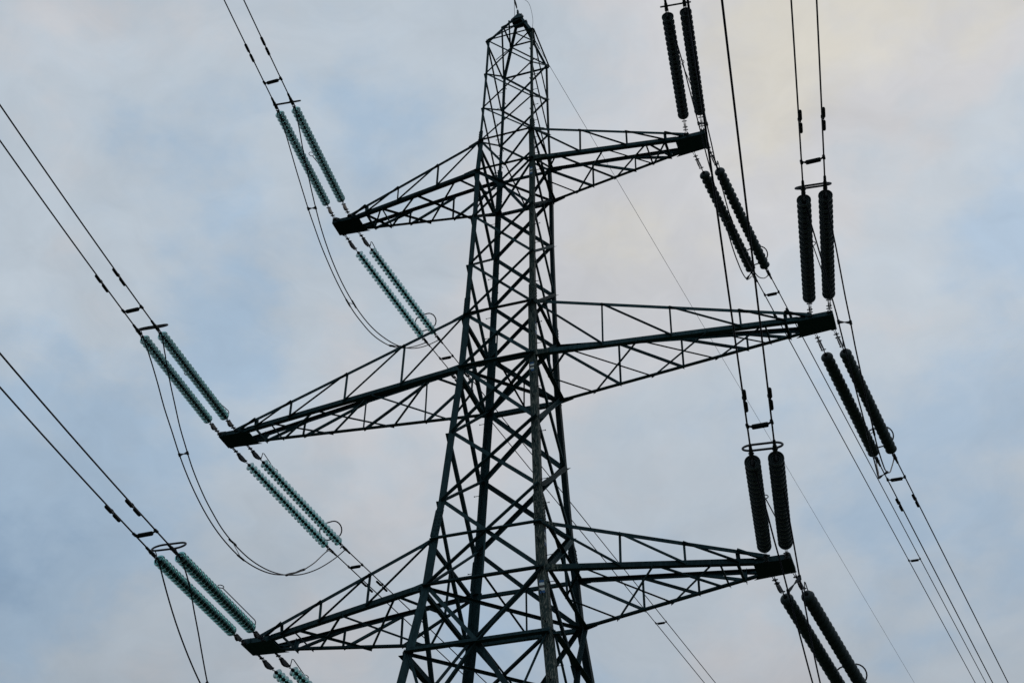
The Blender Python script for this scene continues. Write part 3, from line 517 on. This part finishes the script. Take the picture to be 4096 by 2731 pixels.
# ============================================================ CONDUCTORS, DAMPERS, SPACERS
def wp(E, h, q, t): return E + h * t + UP * (math.tan(q['el']) * t + q['cv'] * t * t)
def LR(s, o): return 'left' if (o == 0) == (s < 0) else 'right'
def wdir(E, h, q, t): return (wp(E, h, q, t + .05) - wp(E, h, q, t - .05)).normalized()
damper_src = spacer_src = None
for k in LV:
    for s in (-1, 1):
        for nf in (-1, 1):
            span = 'near span rising overhead' if nf < 0 else 'far span dropping away'
            for o in (0, 1):
                E, h, q, _ = ENDS[(k, s, nf, o)]
                ts = [.30 + i * 1.0 for i in range(12)] + [12 + i * 4 for i in range(17 if nf < 0 else 50)]
                w = MB().tube([wp(E, h, q, t) for t in ts], .018, 8).build('conductor_cable', M_WIRE)
                tag(w, '%s cable of the %s %s arm, %s' % (LR(s, o), POS[k], SIDE[s], span), 'cable', 'twin power cables')
                # vibration damper
                t = 2.42 if nf < 0 else 2.5
                t += {4: .0, 8: .03, 12: -.12}[k] + (.06 if o else -.02) - (.25 if nf < 0 and s > 0 and k == 12 else 0)
                if damper_src is None:
                    d = damper_src = empty('vibration_damper')
                    MB().rod((-.17, 0, -.085), (.17, 0, -.085), .007, 6).build('messenger_wire', M_WIRE, d)
                    MB().box((0, 0, -.035), .045, .035, .085).tube([(-.03, 0, 0), (.03, 0, 0)], .03, 8).build('clamp', M_GALV, d)
                    for sg in (-1, 1):
                        MB().lathe([(0, .004), (0, .030), (.02, .038), (.25, .038), (.275, .028), (.275, .004)], 12, org=(0, 0, 0)).build('weight', M_CAP, d)
                        d.children[-1].location = (.05 if sg > 0 else -.325, 0, -.085)
                else: d = dup(damper_src)
                d.matrix_world = Matrix.Translation(wp(E, h, q, t)) @ frame(wdir(E, h, q, t)).to_4x4() @ Matrix.Rotation(.35 if nf < 0 else .2, 4, 'X')
                tag(d, 'dumbbell damper on the %s cable of the %s %s arm, %s' % (LR(s, o), POS[k], SIDE[s], span), 'damper', 'dumbbell dampers on the cables')
            # heavy twin spacers
            tl = [1.2 if nf < 0 else 1.35]
            if nf > 0: tl.append({4: 21.4 if s < 0 else 19.95}.get(k, 42.0))
            for si, t in enumerate(tl):
                E0, h0, q0, _ = ENDS[(k, s, nf, 0)]; E1, h1, q1, _ = ENDS[(k, s, nf, 1)]
                pa, pb = wp(E0, h0, q0, t), wp(E1, h1, q1, t)
                if pa.x > pb.x: pa, pb = pb, pa
                X = (pb - pa); Ln = X.length; X.normalize(); dd = wdir(E0, h0, q0, t); Zv = X.cross(dd * nf).normalized(); Zv = Zv if Zv.z > 0 else -Zv; Yv = Zv.cross(X)
                if spacer_src is None:
                    sp_ = spacer_src = empty('conductor_spacer')
                    MB().lathe([(.09, .004), (.09, .042), (.105, .052), (.41, .052), (.425, .042), (.425, .004)], 14).build('weight_bar', M_CAP, sp_).location = (0, 0, -.045)
                    a_ = MB().rod((0, -.055, 0), (0, .055, 0), .034, 10).tube([(0, 0, 0), (.05, 0, -.02), (.10, 0, -.04)], [.034, .02, .028], 8); a_.build('cable_clamp', M_GALV, sp_)
                    a_ = MB().rod((.50, -.055, 0), (.50, .055, 0), .034, 10).tube([(.50, 0, 0), (.45, 0, -.02), (.41, 0, -.04)], [.034, .02, .028], 8); a_.build('cable_clamp', M_GALV, sp_)
                else: sp_ = dup(spacer_src)
                sp_.matrix_world = Matrix.Translation(pa) @ Matrix((X, Yv, Zv)).transposed().to_4x4() @ Matrix.Diagonal((Ln / .5, 1, 1, 1))
                where = 'close to the insulators' if si == 0 else 'far out along the span'
                tag(sp_, 'thick bar spacer, %s %s arm, %s, %s' % (POS[k], SIDE[s], span, where), 'spacer', 'bar spacers between twin cables')
# ============================================================ JUMPERS
def smooth(pts, n):
    P = [V(p) for p in pts]; out_ = []
    for i in range(len(P) - 1):
        a, b, c, d = P[max(i - 1, 0)], P[i], P[i + 1], P[min(i + 2, len(P) - 1)]
        for j in range(n):
            t = j / n; out_.append(.5 * ((2 * b) + (c - a) * t + (2 * a - 5 * b + 4 * c - d) * t * t + (3 * b - a - 3 * c + d) * t ** 3))
    return out_ + [P[-1]]
JS = {}
for k in LV:
    for s in (-1, 1):
        for o in (0, 1):
            pts = smooth(D['j']['%d,%d,%d' % (k, s, o)], 3); JS[(k, s, o)] = pts
            # meet the terminals under the clamps
            pts[0] = pts[0] + UP * -.02
            w = MB().tube(pts, .0175, 8).build('jumper_cable', M_WIRE)
            tag(w, '%s of the two slack jumper loops hanging below the %s %s arm' % (LR(s, o), POS[k], SIDE[s]), 'cable', 'slack jumper loops')
        for ji, (u, bow) in enumerate(((.25 if (k, s) == (12, 1) else .218, True), (.46, False), (.73, True))):
            a, b = JS[(k, s, 0)], JS[(k, s, 1)]
            i = int(u * (len(a) - 1)); p, q_ = a[i], min(b[i - 5:i + 6], key=lambda x: (x - a[i]).length)
            jm = MB(); X = q_ - p; ta = (a[i + 1] - a[i - 1]).normalized()
            if bow:
                jm.tube([p, p.lerp(q_, .18), p.lerp(q_, .5), p.lerp(q_, .82), q_], [.036, .034, .013, .034, .036], 8)
                for e_ in (p, q_): jm.rod(e_ - ta * .05, e_ + ta * .05, .033, 10)
            else:
                jm.rod(p, q_, .009, 6)
                for e_ in (p, q_): jm.tube([e_ - ta * .16, e_ - ta * .12, e_ + ta * .12, e_ + ta * .16], [.018, .028, .028, .018], 8)
            j_ = jm.build('jumper_spacer', M_GALV)
            tag(j_, '%s spacer joining the two jumper loops of the %s %s arm' % (('bow tie shaped near side', 'thin rod', 'bow tie shaped far side')[ji], POS[k], SIDE[s]), 'spacer', 'spacers on the jumper loops')
# ============================================================ EARTH WIRE
hN = V((math.sin(.11), -math.cos(.11), 0)); hF = V((math.sin(.145), math.cos(.145), 0))
ew = MB().tube([ap + UP * .05 + hF * t + UP * (math.tan(-.06) * t) for t in [0.2, 5, 10, 20, 40, 60, 90, 120, 160, 200]], .008, 6).build('earth_wire', M_WIRE)
tag(ew, 'thin earth wire descending from the pylon peak to the lower right', 'cable', 'earth wires at the peak')
nb = ap + V((-.02, -.08, .12))
ew = MB().tube([nb + hN * t + UP * (-.02 * t + .0027 * t * t) for t in [0.1, .6, 1.2, 5, 10, 20, 35, 50, 70]], .008, 6).build('earth_wire', M_WIRE)
tag(ew, 'thin earth wire leaving the top of the frame from the pylon peak', 'cable', 'earth wires at the peak')
tag(MB().tube([nb + hN * .12, nb + hN * .3, nb + hN * .75], [.02, .034, .016], 8).build('earth_wire_clamp', M_GALV), 'short stubby clamp holding the earth wire at the very peak', 'clamp')
B0 = heel(0, 'B'); st0 = nb + hN * .45
loop = smooth([st0, st0 + V((.02, -.15, .08)), st0 + V((.10, -.22, .08)), st0.lerp(B0, .28) + V((.10, -.25, .28)), st0.lerp(B0, .6) + V((.20, -.22, .42)), st0.lerp(B0, .86) + V((.12, -.06, .24)), B0 + V((0, 0, .05))], 6)
tag(MB().tube(loop, .007, 6).build('earthing_lead', M_WIRE), 'thin curved earthing lead arching from the peak to the right shoulder', 'cable')
loop = smooth([nb + hN * .55, nb + hN * .3 + V((-.05, 0, -.1)), ap + V((-.10, -.16, -.15)), ap + V((-.12, -.16, -.45))], 6)
tag(MB().tube(loop, .007, 6).build('earthing_lead', M_WIRE), 'short thin earthing lead tight against the left side of the peak', 'cable')
